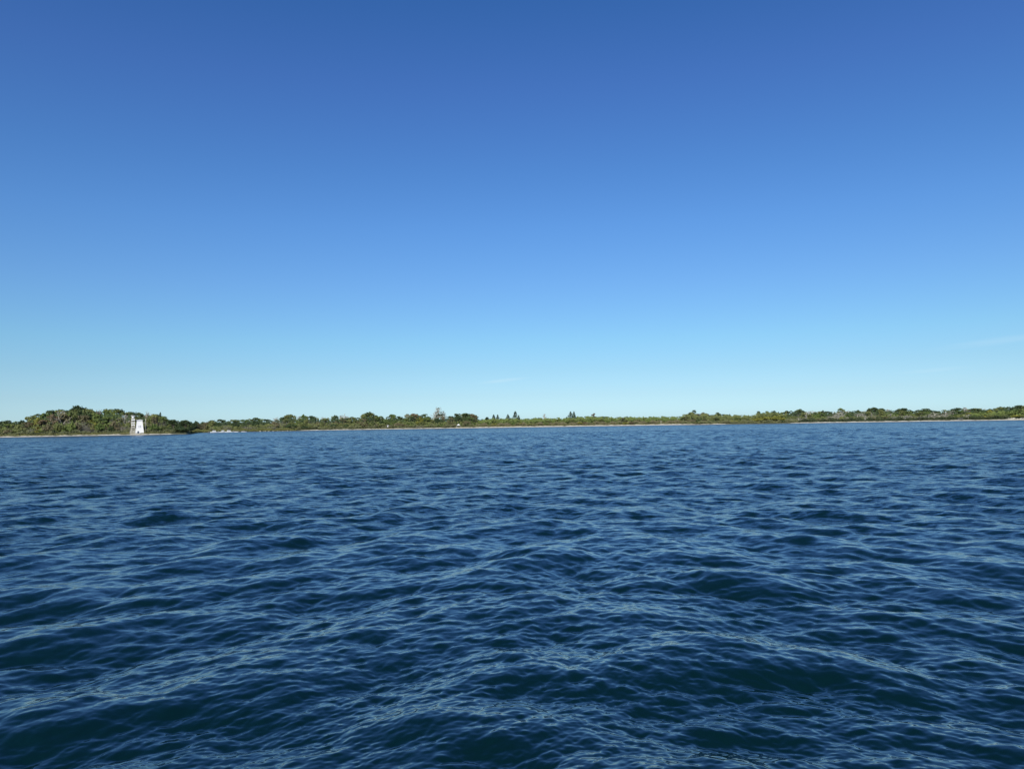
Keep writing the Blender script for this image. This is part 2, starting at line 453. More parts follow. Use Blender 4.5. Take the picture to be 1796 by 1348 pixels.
def proto_tree(seed, wid=0.42, low=0.12, nb=16, br=1.5, lean=0.0, sparse=1.0, cen=0.42):
    r = np.random.default_rng(seed)
    C = []; R = []
    k = 0
    while len(C) < nb:
        z = r.uniform(low, 0.93); t = (z - low) / (1 - low)
        w = wid * 10 * math.sqrt(max(0.05, 1 - (abs(t - cen) / (1.03 - cen)) ** 2.2))
        a = k * 2.39996 + r.uniform(-.4, .4); q = math.sqrt(r.uniform(0.15, 1)) * w * 0.78
        C.append(np.array([q * math.cos(a) + lean * t * 10, q * math.sin(a), z * 10 - 0.3]))
        R.append(br * r.uniform(0.65, 1.2) * (1.1 - 0.3 * t)); k += 1
    C.append(np.array([lean * 9 + r.uniform(-.8, .8), 0, 10 - br * 0.85])); R.append(br * 0.95)
    V, Fc = blob_leaves(np.array(C), np.array(R), 22 * sparse, 0.42, r)
    V[:, 2] = np.clip(V[:, 2], 0.1, 10.0)
    crown = (V, Fc)
    b = MB()
    b.bar((0, 0, -0.6), (lean * 3, 0, 4.0), 0.28, 0.18, 6)
    b.bar((lean * 3, 0, 4.0), (lean * 8, 0, 8.5), 0.18, 0.05, 5)
    for c in C[::2]:
        b.bar((lean * c[2] * .6, 0, max(1.2, c[2] * 0.55)), tuple(c), 0.10, 0.03, 4)
    return crown, (b.V, b.F)
def proto_conifer(seed, wid=0.24):
    r = np.random.default_rng(seed); P = []; Nn = []
    lv = 16
    for i in range(lv):
        t = i / (lv - 1); z = 0.5 + 9.3 * t; w = wid * 10 * (1 - t) ** 0.85 * r.uniform(0.8, 1.15) + 0.12
        m = int(20 + 40 * (1 - t))
        a = r.uniform(0, 2 * np.pi, m); q = w * r.uniform(0.45, 1.05, m)
        d = np.stack([np.cos(a), np.sin(a), np.full(m, 0.5)], 1)
        P.append(np.stack([q * np.cos(a), q * np.sin(a), z - 0.35 * q + r.uniform(-.25, .25, m)], 1)); Nn.append(d)
    V, Fc = leaves(np.concatenate(P), np.concatenate(Nn), 0.36, r); V[:, 2] = np.maximum(V[:, 2], 0.05)
    b = MB(); b.bar((0, 0, -0.6), (0, 0, 9.7), 0.2, 0.03, 6)
    return (V, Fc), (b.V, b.F)
def branches(b, p, d, ln, rad, depth, r, up=0.3):
    q = p + d * ln; b.bar(p, q, rad, rad * 0.6, 4 if depth > 1 else 3)
    if depth == 0: return
    for _ in range(3 if depth > 1 else 4):
        s = r.uniform(0.35, 1.0); nd = Vector(d + Vector(r.normal(size=3)) * 0.55 + Vector((0, 0, up * 0.4))).normalized()
        branches(b, p + d * ln * s, nd, ln * r.uniform(0.5, 0.75), rad * 0.55, depth - 1, r, up)
def proto_bare(seed, fat=1.0):
    r = np.random.default_rng(seed); b = MB()
    top = Vector((r.uniform(-.5, .5), r.uniform(-.5, .5), 9.6))
    b.bar((0, 0, -0.6), top * 0.5, 0.24 * fat, 0.17 * fat, 6); b.bar(top * 0.5, top, 0.17 * fat, 0.05, 5)
    for i in range(11):
        t = r.uniform(0.2, 0.92); a = r.uniform(0, 6.28)
        d = Vector((math.cos(a), math.sin(a), r.uniform(0.5, 1.6))).normalized()
        branches(b, top * t, d, 3.0 * (1.15 - t) + 0.7, 0.11 * fat, 2, r)
    V = np.array([tuple(v) for v in b.V]); V[:, 2] = np.clip(V[:, 2], -0.6, 10)
    return V, b.F
def proto_brush(seed, n=46):
    """thicket of thin leafless stems"""
    r = np.random.default_rng(seed); b = MB()
    for i in range(n):
        a = r.uniform(0, 6.28); q = math.sqrt(r.uniform(0, 1)) * 3.2
        p = Vector((q * math.cos(a), q * math.sin(a), -0.3)); hh = r.uniform(4.5, 10) * (1 - 0.3 * q / 3.2)
        e = p + Vector((r.normal() * 0.9 + p.x * .25, r.normal() * 0.9 + p.y * .25, hh))
        b.bar(p, e, 0.10, 0.03, 3)
        for _ in range(4):
            s = p.lerp(e, r.uniform(0.3, 0.95)); d = Vector((r.normal(), r.normal(), r.uniform(0.4, 1.8))).normalized()
            b.bar(s, s + d * r.uniform(0.8, 2.0), 0.06, 0.02, 3)
    return b.V, b.F
def proto_bush(seed, wid=0.75):
    r = np.random.default_rng(seed); C = []; R = []
    for i in range(11):
        a = i * 2.4; q = math.sqrt(i / 11) * wid * 10 * 0.75
        hh = 10 * (1 - 0.5 * (q / (wid * 10)) ** 2)
        C.append(np.array([q * math.cos(a), q * math.sin(a), hh * r.uniform(0.35, 0.66)])); R.append(r.uniform(2.4, 3.4))
    V, Fc = blob_leaves(np.array(C), np.array(R), 6.5, 0.72, r)
    V[:, 2] = np.clip(V[:, 2], 0.0, 10.0)
    return V, Fc

def mk(n, d, smooth=False): return mesh(n, d[0], d[1], None, smooth)
P_TREE = []
for s, w, lo, nb, br in ((1, .42, .10, 24, 1.7), (2, .48, .08, 28, 1.75), (3, .38, .1, 24, 1.6), (4, .52, .12, 30, 1.7), (5, .42, .08, 26, 1.5), (6, .46, .14, 22, 1.9), (7, .36, .06, 24, 1.5), (8, .44, .10, 30, 1.45)):
    c, t = proto_tree(s, w, lo, nb, br); P_TREE.append((mk('crown', c), mk('trunk', t)))
c, t = proto_tree(21, .42, .45, 12, 1.5, 0.28); P_LEAN = (mk('crown', c), mk('trunk', t))
c, t = proto_tree(22, .30, .35, 11, 1.1, 0.0, 0.62); P_SPARSE = (mk('crown', c), None)
P_CON = []
for s, w in ((31, .34), (32, .42), (33, .30)):
    c, t = proto_conifer(s, w); P_CON.append((mk('crown', c), mk('trunk', t)))
P_BARE = [mk('branches', proto_bare(s, f)) for s, f in ((41, 1.5), (42, 1.4), (43, 1.8), (44, 1.5))]
P_BRUSH = [mk('stems', proto_brush(s)) for s in (51, 52, 53)]
P_BUSH = [mk('leaves', proto_bush(s, w)) for s, w in ((61, .75), (62, .95), (63, .6), (64, .8))]
for group in ([m for p in P_TREE for m in p], P_LEAN, P_SPARSE, [m for p in P_CON for m in p], P_BARE, P_BRUSH, P_BUSH):
    for m_ in group:
        if m_: m_.materials.append(None)
P_WID = {'tree': 0.92, 'conifer': 0.5, 'bare': 0.6, 'brush': 0.85, 'bush': 1.7}

def setmat(o, m):
    o.material_slots[0].link = 'OBJECT'; o.material_slots[0].material = m
def place(kind, x, top, D, wpx, col, label, group=None, base_drop=0.0):
    """a plant whose top reaches photo height `top` at column x, D metres away"""
    g = at(x, horizon_y(x), D); z0 = ground_at(g) - base_drop
    t = at(x, top, D); hh = max(0.8, t.z - z0)
    mpp = D / F / math.cos(az_of(x)) ** 0
    ww = wpx * mpp if wpx else None
    loc = (g.x, g.y, z0)
    rz = random.uniform(0, 6.28)
    if kind in ('tree', 'lean', 'sparse', 'conifer'):
        if kind == 'tree':
            cm, tm = random.choice(P_TREE); base_w = 9.2
        elif kind == 'lean': cm, tm = P_LEAN; base_w = 10.0; rz = 0.0
        elif kind == 'sparse': cm, tm = P_SPARSE[0], P_BARE[0]; base_w = 6.5
        else: cm, tm = random.choice(P_CON); base_w = 5.0; ww = ww * 1.6 if ww else ww
        root = link({'conifer': 'conifer_tree'}.get(kind, 'leafy_tree'), None, None, loc)
        root.empty_display_size = 1
        sz = hh / 10; sx = (ww / base_w) if ww else sz * random.uniform(0.85, 1.2)
        root.rotation_euler = (0, 0, rz); root.scale = (sx, sx, sz)
        c = link('crown', cm, root); setmat(c, FOL['conifer'] if kind == 'conifer' and col == 'dark' else FOL[col])
        b = link('trunk', tm, root); setmat(b, PALEBARK if kind == 'sparse' else BARK)
        prop(root, label, 'tree', group)
        return root
    if kind == 'bare': me, nm, base_w, m_, cat = random.choice(P_BARE), 'dead_tree', 6.5, PALEBARK if col == 'grey' else FOL[col], 'tree'
    elif kind == 'brush': me, nm, base_w, m_, cat = random.choice(P_BRUSH), 'leafless_thicket', 8.0, FOL[col], 'shrub'
    else: me, nm, base_w, m_, cat = random.choice(P_BUSH), 'bush', 17.0, FOL[col], 'bush'
    o = link(nm, me, None, loc); setmat(o, m_)
    sz = hh / 10; sx = (ww / base_w) if ww else sz * random.uniform(0.8, 1.2)
    o.rotation_euler = (0, 0, rz); o.scale = (sx, sx, sz)
    prop(o, label, cat, group); return o
def D_at(x, inland): return float(shore(az_of(x))) + inland

# ---- single plants that stand out: kind, x, top y, width px, metres inland, colour, label
NAMED = [
 ('tree', 8, 736.5, 22, 60, 'dark', 'dark low tree at the left picture edge of the headland wood'),
 ('tree', 37, 735.5, 14, 60, 'dark', 'small dark dome-topped tree left of the rising headland wood'),
 ('tree', 59, 728, 24, 55, 'olive', 'rounded olive tree where the headland wood starts to rise'),
 ('tree', 80, 723.2, 28, 60, 'green', 'broad green tree left of the twin humps of the headland'),
 ('tree', 104, 716.6, 30, 70, 'dark', 'dark round tree left of the tallest headland tree'),
 ('tree', 138, 710.2, 38, 75, 'dark', 'tallest dark green tree crowning the headland wood'),
 ('tree', 157, 716.5, 14, 72, 'dark', 'narrow dark tree hugging the right flank of the tallest headland tree'),
 ('bare', 173, 716.5, 16, 66, 'grey', 'pale leafless tree in the notch between the two headland crowns'),
 ('tree', 171, 723, 16, 55, 'rust', 'rust brown tree below the notch of the headland wood'),
 ('tree', 189, 716.2, 24, 72, 'olive', 'olive tree forming the left shoulder of the second headland crown'),
 ('tree', 206, 715.0, 24, 72, 'dark', 'dark tree topping the second headland crown'),
 ('tree', 164, 733, 22, 28, 'yellow', 'bright yellow green tree low in the middle of the headland wood'),
 ('tree', 68, 731, 18, 30, 'yellow', 'yellow green tree low on the left part of the headland wood'),
 ('brush', 122, 732, 24, 30, 'grey', 'grey leafless thicket below the tallest headland tree'),
 ('brush', 143, 735, 22, 26, 'brown', 'brown leafless thicket low below the tallest headland tree'),
 ('tree', 228, 721.0, 16, 70, 'dark', 'small dark tree above the white lattice mast'),
 ('bare', 220, 727, 22, 30, 'grey', 'grey bare tree close left of the white lattice mast'),
 ('tree', 243, 722.5, 14, 68, 'dark', 'small dark tree above the white tapered lighthouse'),
 ('bare', 258, 720.0, 10, 60, 'grey', 'thin spindly bare tree rising above the wood right of the lighthouse'),
 ('bare', 266, 724.0, 10, 60, 'grey', 'second shorter spindly bare tree right of the lighthouse'),
 ('conifer', 281, 723.0, 9, 50, 'dark', 'pointed conifer on the right shoulder of the headland wood'),
 ('tree', 272, 727, 22, 34, 'olive', 'olive round tree right of the lighthouse'),
 ('tree', 286, 729, 22, 30, 'green', 'green round tree on the right end of the headland wood'),
 ('tree', 304, 735.2, 26, 22, 'dark', 'grey green low tree before the headland tip'),
 ('tree', 325, 736.0, 26, 20, 'dark', 'dark rounded low tree on the very tip of the headland'),
 ('bush', 318, 746, 34, 9, 'dark', 'dark bush overhanging the water at the headland tip'),
 ('tree', 361, 741.0, 12, 80, 'brown', 'golden brown tree at the bay head left of the moored boats'),
 ('tree', 371, 736.4, 18, 50, 'olive', 'olive tree behind the white cabin boat'),
 ('tree', 447, 731.5, 20, 70, 'dark', 'dark broad tree above the shore right of the boats'),
 ('tree', 507, 725.8, 22, 60, 'olive', 'tall olive feathery tree left of centre on the far shore'),
 ('tree', 533, 725.8, 16, 60, 'green', 'green pointed tree beside the tall olive feathery tree'),
 ('tree', 548, 728.6, 14, 62, 'dark', 'small dark dome tree between two pale bare stems'),
 ('tree', 588, 727, 16, 62, 'dark', 'small dark flat-topped tree near the spindly bare crown'),
 ('bare', 603, 725.5, 13, 58, 'grey', 'spindly bare tree left of the big dark dome tree'),
 ('tree', 647, 721.4, 28, 55, 'dark', 'big dark dome tree standing above the shore wood'),
 ('tree', 637, 727, 18, 50, 'olive', 'brownish shoulder tree left of the big dark dome tree'),
 ('tree', 668, 729, 20, 40, 'green', 'green round tree right of the big dark dome tree'),
 ('tree', 687, 725.8, 19, 50, 'green', 'green round-headed tree behind the small white hut'),
 ('sparse', 714, 725.2, 14, 52, 'dark', 'thin dark tree left of the broad golden tree'),
 ('tree', 728, 724.4, 20, 50, 'rust', 'broad golden brown tree at the middle of the shore wood'),
 ('tree', 737, 731, 22, 30, 'yellow', 'yellow green tree in front of the broad golden brown tree'),
 ('tree', 744, 724.8, 16, 52, 'dark', 'dark tree close right of the broad golden brown tree'),
 ('sparse', 770, 714.0, 20, 46, 'dark', 'tall sparse tree with pale stems rising highest at the shore centre'),
 ('bare', 765, 722.0, 16, 44, 'grey', 'grey bare tree at the left foot of the tall sparse tree'),
 ('bare', 777, 720.0, 12, 47, 'rust', 'reddish bare tree at the right side of the tall sparse tree'),
 ('tree', 803, 724.0, 18, 52, 'dark', 'dark tree at the left end of the dark clump above the white tent'),
 ('tree', 817, 723.8, 18, 52, 'dark', 'dark tree in the middle of the dark clump above the white tent'),
 ('tree', 830, 725.0, 16, 50, 'brown', 'brown green tree at the right end of the clump above the white tent'),
 ('tree', 825, 731.5, 18, 26, 'green', 'vivid green round tree before the dark clump'),
 ('tree', 854, 730.8, 10, 55, 'dark', 'small dark dome between the clump and the conifers'),
 ('conifer', 866, 726.8, 10, 52, 'dark', 'left conifer of the pair left of the scrub belt'),
 ('conifer', 873, 727.0, 9, 52, 'dark', 'right conifer of the pair left of the scrub belt'),
 ('conifer', 891, 726.4, 10, 52, 'dark', 'conifer just left of the sharpest dark conifer'),
 ('conifer', 904, 720.8, 11, 52, 'dark', 'sharpest tall dark conifer above the scrub belt'),
 ('conifer', 910, 728.0, 8, 51, 'dark', 'short conifer at the right foot of the sharpest tall conifer'),
 ('conifer', 1001, 721.6, 11, 54, 'dark', 'left of the twin-topped dark conifers above the scrub'),
 ('conifer', 1007, 721.8, 10, 54, 'dark', 'right of the twin-topped dark conifers above the scrub'),
 ('bare', 956, 725.5, 8, 54, 'grey', 'pale slim leafless sapling above the scrub belt'),
 ('tree', 1041, 724, 12, 54, 'rust', 'small rust brown treetop right of the twin conifers'),
 ('lean', 1211, 718.6, 20, 50, 'dark', 'windswept dark tree leaning right above the point clump'),
 ('tree', 1235, 722.6, 22, 48, 'brown', 'low domed brown tree right of the windswept tree'),
 ('tree', 1260, 722.6, 12, 50, 'dark', 'small dark round treetop right of the domed brown tree'),
 ('tree', 1331, 720.3, 10, 50, 'dark', 'small dark peaked tree left of the golden bushes'),
 ('tree', 1346, 720.2, 10, 50, 'green', 'small green tree left of the pair above the golden bushes'),
 ('tree', 1358, 719.6, 14, 50, 'dark', 'dark tree above the middle of the golden bushes'),
 ('tree', 1381, 719.6, 16, 48, 'dark', 'dark broad tree left of the dense round-headed tree'),
 ('tree', 1403, 716.4, 18, 48, 'dark', 'dense dark round-headed tree left of the grey snags'),
 ('tree', 1444, 718.4, 10, 50, 'dark', 'small dark treetop amid the grey snags'),
 ('tree', 1476, 714.8, 16, 50, 'green', 'green top rising above leaning pale snags'),
 ('bare', 1478, 719, 12, 30, 'grey', 'pale leaning dead tree before the green top'),
 ('bare', 1414, 722, 5, 24, 'grey', 'slim pale dead trunk right of the dense round-headed tree'),
 ('tree', 1505, 718, 14, 50, 'dark', 'dark tree between the green top and the broad dark clump'),
 ('tree', 1527, 714.8, 16, 50, 'dark', 'left head of the broad dark clump on the right shore'),
 ('tree', 1535, 713.3, 18, 52, 'dark', 'highest head of the broad dark clump on the right shore'),
 ('tree', 1548, 715.3, 16, 52, 'dark', 'right head of the broad dark clump on the right shore'),
 ('tree', 1587, 714.9, 16, 52, 'dark', 'dark dome tree right of the broad dark clump'),
 ('tree', 1624, 715.3, 20, 52, 'dark', 'dark flat dome tree at three quarters along the right shore'),
 ('tree', 1677, 714.6, 18, 52, 'dark', 'dark tree above the grey picnic table'),
 ('sparse', 1692, 714.0, 14, 46, 'grey', 'forked grey tree right of the picnic table'),
 ('tree', 1714, 715.2, 24, 56, 'dark', 'wide dark tree above the tan gravel bank'),
 ('tree', 1757, 712.4, 24, 60, 'dark', 'dark tree left of the last rise near the right edge'),
 ('tree', 1791, 709.8, 22, 60, 'dark', 'highest dark tree at the right picture edge'),
 ('bush', 1195, 739, 14, 12, 'olive', 'round olive bush on the beach left of the point clump'),
 ('bush', 1228, 739, 30, 10, 'olive', 'big dark olive bush spilling to the water at the point'),
 ('bush', 1065, 744, 9, 6, 'rust', 'small reddish bush alone on the pale beach'),
 ('bush', 1109, 742.5, 13, 7, 'brown', 'dark brown bush on the beach left of the white post'),
 ('bush', 1276, 738.5, 16, 8, 'brown', 'brown green bush on the pale beach right of the point'),
 ('bush', 1372, 736, 13, 7, 'dark', 'near black bush at the waterline below the golden bushes'),
 ('bush', 857, 747, 12, 7, 'dark', 'low dark bush on the beach right of the white tent'),
 ('bush', 990, 746, 10, 6, 'green', 'low green bush on the pale beach below the twin conifers'),
 ('bush', 516, 749, 8, 5, 'dark', 'dark bush at the waterline left of the pale beach'),
 ('brush', 736, 744.5, 14, 10, 'grey', 'pinkish grey leafless bush on the shore below the golden tree'),
 ('bush', 1340, 727, 34, 14, 'yellow', 'large golden green bush left in the golden group'),
 ('bush', 1362, 726.5, 30, 14, 'yellow', 'large golden green bush right in the golden group'),
 ('bush', 1322, 731, 22, 14, 'yellow', 'smaller golden green bush at the left end of the golden group'),
]
for kd, x, top, w, inl, col, lab in NAMED:
    place(kd, x, top, D_at(x, inl), w, col, lab)

# ---- skyline of the wood in the photo
PROF = np.array([(-140,738),(-60,736),(0,738),(25,739),(48,736.5),(55,731),(65,726.5),(80,724.5),(92,719),(105,718),(118,719),(125,716),(135,713),(150,714),(158,719),(163,722),(175,720),(190,717.5),(205,717),(216,721),(225,722),(240,724),(257,725),(265,727),(282,727),(290,733),(300,737),(314,738),(327,737.5),(333,739),(337,742),(353,743.5),(361,743),(367,739),(380,737.5),(394,736.5),(420,737),(434,737),(447,733),(456,735),(476,735),(487,733),(499,731),(507,728),(516,728.5),(525,732),(533,729),(541,731),(560,732),(575,733),(590,729),(600,731),(615,731),(627,732.5),(637,728),(647,724),(656,727),(664,731),(676,735),(683,730),(690,729),(702,732),(712,729),(730,727),(745,727.5),(752,732),(780,731.5),(790,730.5),(801,727),(818,726),(831,727.5),(840,737),(850,735),(865,733),(880,734),(900,733),(920,734),(940,733),(970,733),(990,732.5),(1010,731),(1040,729),(1052,731),(1080,731.5),(1100,730.5),(1140,731),(1167,730.5),(1195,730.5),(1205,726),(1214,723),(1224,728),(1235,725),(1247,728),(1258,727),(1275,728),(1300,728),(1320,728),(1331,724),(1345,723),(1357,722),(1370,725.5),(1380,722),(1397,720),(1408,720),(1415,723),(1430,721.5),(1450,722.5),(1470,722),(1478,718.5),(1490,722),(1505,720),(1520,720.5),(1530,717),(1547,717.5),(1560,720.5),(1570,719),(1590,717.5),(1600,721),(1612,720),(1625,717.5),(1640,721.5),(1662,720),(1680,717.5),(1692,717),(1702,719.5),(1715,717.5),(1737,717),(1755,714.5),(1775,715),(1791,712),(1850,711),(1950,712)])
def prof(x): return float(np.interp(x, PROF[:, 0], PROF[:, 1])) - float(np.interp(x, [330, 380, 830, 850, 1190, 1210, 1270, 1300, 1370, 1400], [0.2, 1.2, 1.2, -0.2, -0.2, 0.8, 0.8, 0.2, 0.3, 1.0]))
def basey(x): return horizon_y(x) + CAM_H * F / float(shore(az_of(x)))   # photo row of the waterline
# zones: x0, x1, place phrase, colour weights (back, mid, front), kinds for the mid and front rows
Z = [
 (-70, 50, 'in the low wood at the far left', 'dark green olive', 'olive brown green grey', 'olive brown grey', 9),
 (50, 228, 'in the headland wood left of the lighthouse', 'dark dark green olive', 'olive olive green brown grey dark rust', 'olive green dark brown yellow grey', 8.5),
 (228, 296, 'in the wood behind and right of the lighthouse', 'dark olive grey', 'brown olive grey olive', 'dark olive green', 8.5),
 (296, 334, 'on the low tip of the headland', 'dark olive', 'dark olive', 'dark dark olive', 9),
 (334, 370, 'at the head of the bay beyond the headland', 'dark dark brown', 'dark brown olive', 'dark olive', 8),
 (370, 480, 'behind the moored boats', 'dark dark olive green', 'olive olive grey dark', 'olive green grey', 8.5),
 (480, 625, 'in the shore wood left of the big dark dome tree', 'dark olive grey olive', 'olive olive brown grey green', 'olive green olive dark brown', 8.5),
 (625, 790, 'in the shore wood behind the small white hut', 'dark olive green', 'green olive dark brown', 'olive green brown dark', 8.5),
 (790, 842, 'in the clump above the small white tent', 'dark dark olive', 'olive brown dark', 'olive green brown grey', 8.5),
 (842, 1200, 'in the low scrub belt behind the long beach', 'green green olive olive conifer', 'green olive olive brown', 'brown rust olive yellow green', 8.5),
 (1200, 1272, 'in the clump at the point', 'brown olive dark', 'olive brown', 'olive dark brown', 9),
 (1272, 1376, 'behind the golden bushes', 'green green olive conifer', 'olive green yellow', 'olive yellow brown', 9),
 (1376, 1560, 'among the pale snags on the right shore', 'dark dark olive grey', 'olive grey grey green grey', 'olive grey brown grey olive', 8.5),
 (1560, 1700, 'in the snag-lined wood near the picnic table', 'dark dark olive', 'olive grey grey green', 'grey olive grey', 8.5),
 (1700, 1870, 'on the slope at the far right', 'dark dark olive grey', 'green olive yellow', 'yellow green olive', 9),
]
KW = {'tree': 'tree', 'conifer': 'pointed conifer', 'bush': 'bush', 'brush': 'leafless thicket', 'bare': 'bare dead tree'}
TIER = ['back tier', 'middle tier', 'front tier']
MARKS = [(-30, 'the left picture edge'), (59, 'the foot of the headland rise'), (104, 'the round dark headland tree'), (138, 'the tallest headland tree'),
 (173, 'the headland notch'), (206, 'the second headland crown'), (234, 'the lattice mast'), (247, 'the lighthouse'), (281, 'the headland conifer'),
 (318, 'the headland tip'), (352, 'the bay head'), (376, 'the cabin boat'), (402, 'the longest white boat'), (428, 'the lone runabout'),
 (478, 'the middle of the reeds'), (507, 'the tall olive tree'), (548, 'the little dome tree'), (588, 'the flat-topped tree'),
 (647, 'the big dark dome tree'), (681, 'the white hut'), (728, 'the golden brown tree'), (770, 'the tall sparse tree'), (804, 'the white tent'),
 (830, 'the vivid green tree'), (857, 'the low dark beach bush'), (904, 'the sharpest conifer'), (956, 'the pale sapling'), (1004, 'the twin conifers'),
 (1041, 'the rust brown treetop'), (1065, 'the lone reddish beach bush'), (1109, 'the dark brown beach bush'), (1159, 'the pale beach post'),
 (1195, 'the round beach bush'), (1211, 'the windswept tree'), (1235, 'the domed brown tree'), (1276, 'the brown green beach bush'),
 (1340, 'the golden bushes'), (1372, 'the near black bush'), (1403, 'the round-headed tree'), (1444, 'the dark top amid snags'), (1476, 'the green top'),
 (1505, 'the dark tree past the green top'), (1535, 'the broad dark clump'), (1587, 'the dark dome tree'), (1624, 'the flat dome tree'),
 (1684, 'the picnic table'), (1714, 'the tan gravel bank'), (1757, 'the last rise'), (1791, 'the right picture edge')]
PENDING = {}
ORD = ['nearest', 'second', 'third', 'fourth', 'fifth', 'sixth', 'seventh', 'eighth', 'ninth', 'tenth']
def fill(x, row, top, col, kd, zone, wpx, inl):
    cname = 'dark green' if kd == 'conifer' else CW.get(col, 'dark green')
    o = place(kd, x, top, D_at(x, inl), wpx, 'dark' if col == 'conifer' else col, 'x', None)
    mk_ = min(MARKS, key=lambda m: abs(m[0] - x))
    side = 'left' if x < mk_[0] else 'right'
    PENDING.setdefault((cname, KW[kd], side, mk_[1], row), []).append((abs(x - mk_[0]), o))
    o['group'] = '%ss of the %s %s' % (KW[kd], TIER[row], zone)
    if not (-25 < x < W + 25): o['group'] = o['group'] + ' past the frame'
for x0, x1, zone, cb, cm_, cf, step in Z:
    cb, cm_, cf = cb.split(), cm_.split(), cf.split()
    gap = x0 == 334; scrub = x0 in (842, 1272); snag = x0 in (1376, 1560); headl = x0 in (50, 228)
    back = 260 if gap else 62
    x = x0 + step * 0.4
    while x < x1:                                     # back row follows the skyline
        col = random.choice(cb); xx = x + random.uniform(-2, 2)
        kd = 'bare' if col == 'grey' else 'tree'
        hgt = basey(xx) - prof(xx)
        if col == 'conifer':
            fill(xx + random.uniform(-3, 3), 0, prof(xx) - random.uniform(0.2, 2.4), 'conifer', 'conifer', zone, random.uniform(4.5, 7.5), 62)
            col = 'green'
        if kd == 'bare': fill(xx + 3, 0, prof(xx) + 2, 'olive', 'tree', zone, random.uniform(15, 20), back)
        fill(xx, 0, prof(xx) + random.uniform(-1.6, 0.5), col, kd, zone, max(random.uniform(15, 20), hgt * random.uniform(0.5, 0.65)), back + random.uniform(-8, 14))
        x += step * random.uniform(1.05, 1.4) * (1.25 if headl else 1)
    if gap: continue
    x = x0 + step * 0.2
    while x < x1:                                     # middle tier
        xx = x + random.uniform(-2, 2); col = random.choice(cm_); hgt = basey(xx) - prof(xx)
        kd = {'grey': 'brush'}.get(col, 'tree' if random.random() < 0.55 or headl else 'bush')
        if snag and col == 'grey': kd = random.choice(['bare', 'brush'])
        if x0 == 50 and col == 'grey' and random.random() < 0.5: kd = 'bare'
        fill(xx, 1, prof(xx) + hgt * random.uniform(0.05, 0.30), col, kd, zone, max(random.uniform(13, 19), hgt * random.uniform(0.42, 0.6)), random.uniform(25, 40))
        x += step * random.uniform(1.1, 1.4)
    x = x0 + step * 0.6
    while x < x1:                                     # front tier
        xx = x + random.uniform(-2, 2); col = random.choice(cf); hgt = basey(xx) - prof(xx)
        kd = {'grey': 'brush'}.get(col, 'bush')
        if snag and col == 'grey': kd = 'bare'
        if 228 < xx < 256: x += step; continue
        fr = random.uniform(0.36, 0.66)
        fill(xx, 2, prof(xx) + hgt * fr, col, kd, zone, random.uniform(12, 19), random.uniform(11, 20))
        x += step * random.uniform(1.0, 1.35)
for (cn, kw, side, mark, row), L_ in PENDING.items():
    L_.sort(key=lambda q: q[0])
    for i_, (_, o) in enumerate(L_):
        o['label'] = '%s %s %s %s of %s, %s' % (ORD[i_], cn, kw, side, mark, TIER[row]) if len(L_) > 1 else '%s %s just %s of %s, %s' % (cn, kw, side, mark, TIER[row])

# ---- ground cover nobody could count: dense understorey, reeds, far wood
def understorey(label, x0, x1, inl0, inl1, lo, hi, n, size, mat, seed):
    """dense mixed leaves between the trunks; its top runs a little below the treetops"""
    r = np.random.default_rng(seed); x = r.uniform(x0, x1, n); inl = r.uniform(inl0, inl1, n)
    pts = []; nr = []
    for xi, d in zip(x, inl):
        D = D_at(xi, d); g = at(xi, horizon_y(xi), D); z0 = ground_at(g); zt = at(xi, prof(xi), D).z
        k = 0.80 + 0.13 * math.sin(xi * 0.55 + seed) * math.sin(xi * 0.21 + 2 * seed) + 0.05 * math.sin(xi * 1.7)
        pts.append((g.x, g.y, z0 + (zt - z0) * k * (lo + (hi - lo) * r.uniform() ** 0.8))); nr.append((-g.x / D, -g.y / D, 0.8))
    V, Fc = leaves(np.array(pts), np.array(nr), size, r)
    o = link('undergrowth', mesh('undergrowth', V, Fc, mat)); prop(o, label, 'undergrowth', None, 'stuff'); return o
def scatter(name, label, cat, x0, x1, inl0, inl1, h0, h1, n, size, mat, seed, fx=None):
    r = np.random.default_rng(seed)
    az = r.uniform(az_of(x0), az_of(x1), n); inl = r.uniform(inl0, inl1, n)
    R = shore(az) + inl; zz = land_z(inl, az)
    u = r.uniform(0, 1, n); lump = 0.65 + 0.35 * np.sin(az * 420 + seed) * np.sin(az * 171 + inl * 0.1)
    hz = zz + (h0 + (h1 - h0) * u) * lump
    pts = np.stack([R * np.sin(az), R * np.cos(az), hz], 1)
    nrm = np.stack([-np.sin(az), -np.cos(az), np.full(n, 0.7)], 1)
    V, Fc = leaves(pts, nrm, size, r)
    o = link(name, mesh(name, V, Fc, mat)); prop(o, label, cat, None, 'stuff'); return o
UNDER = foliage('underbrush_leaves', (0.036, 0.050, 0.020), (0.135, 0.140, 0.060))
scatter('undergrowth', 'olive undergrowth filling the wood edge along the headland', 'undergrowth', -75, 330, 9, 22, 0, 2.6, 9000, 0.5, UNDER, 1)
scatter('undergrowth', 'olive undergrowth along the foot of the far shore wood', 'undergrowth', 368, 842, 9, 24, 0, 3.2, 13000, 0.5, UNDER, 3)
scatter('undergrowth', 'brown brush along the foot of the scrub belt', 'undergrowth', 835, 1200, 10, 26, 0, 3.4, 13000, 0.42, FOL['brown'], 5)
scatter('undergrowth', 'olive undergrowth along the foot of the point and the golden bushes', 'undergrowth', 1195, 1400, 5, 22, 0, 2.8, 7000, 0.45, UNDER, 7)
scatter('undergrowth', 'olive undergrowth along the foot of the right shore wood', 'undergrowth', 1395, 1880, 9, 24, 0, 3.0, 15000, 0.45, UNDER, 8)
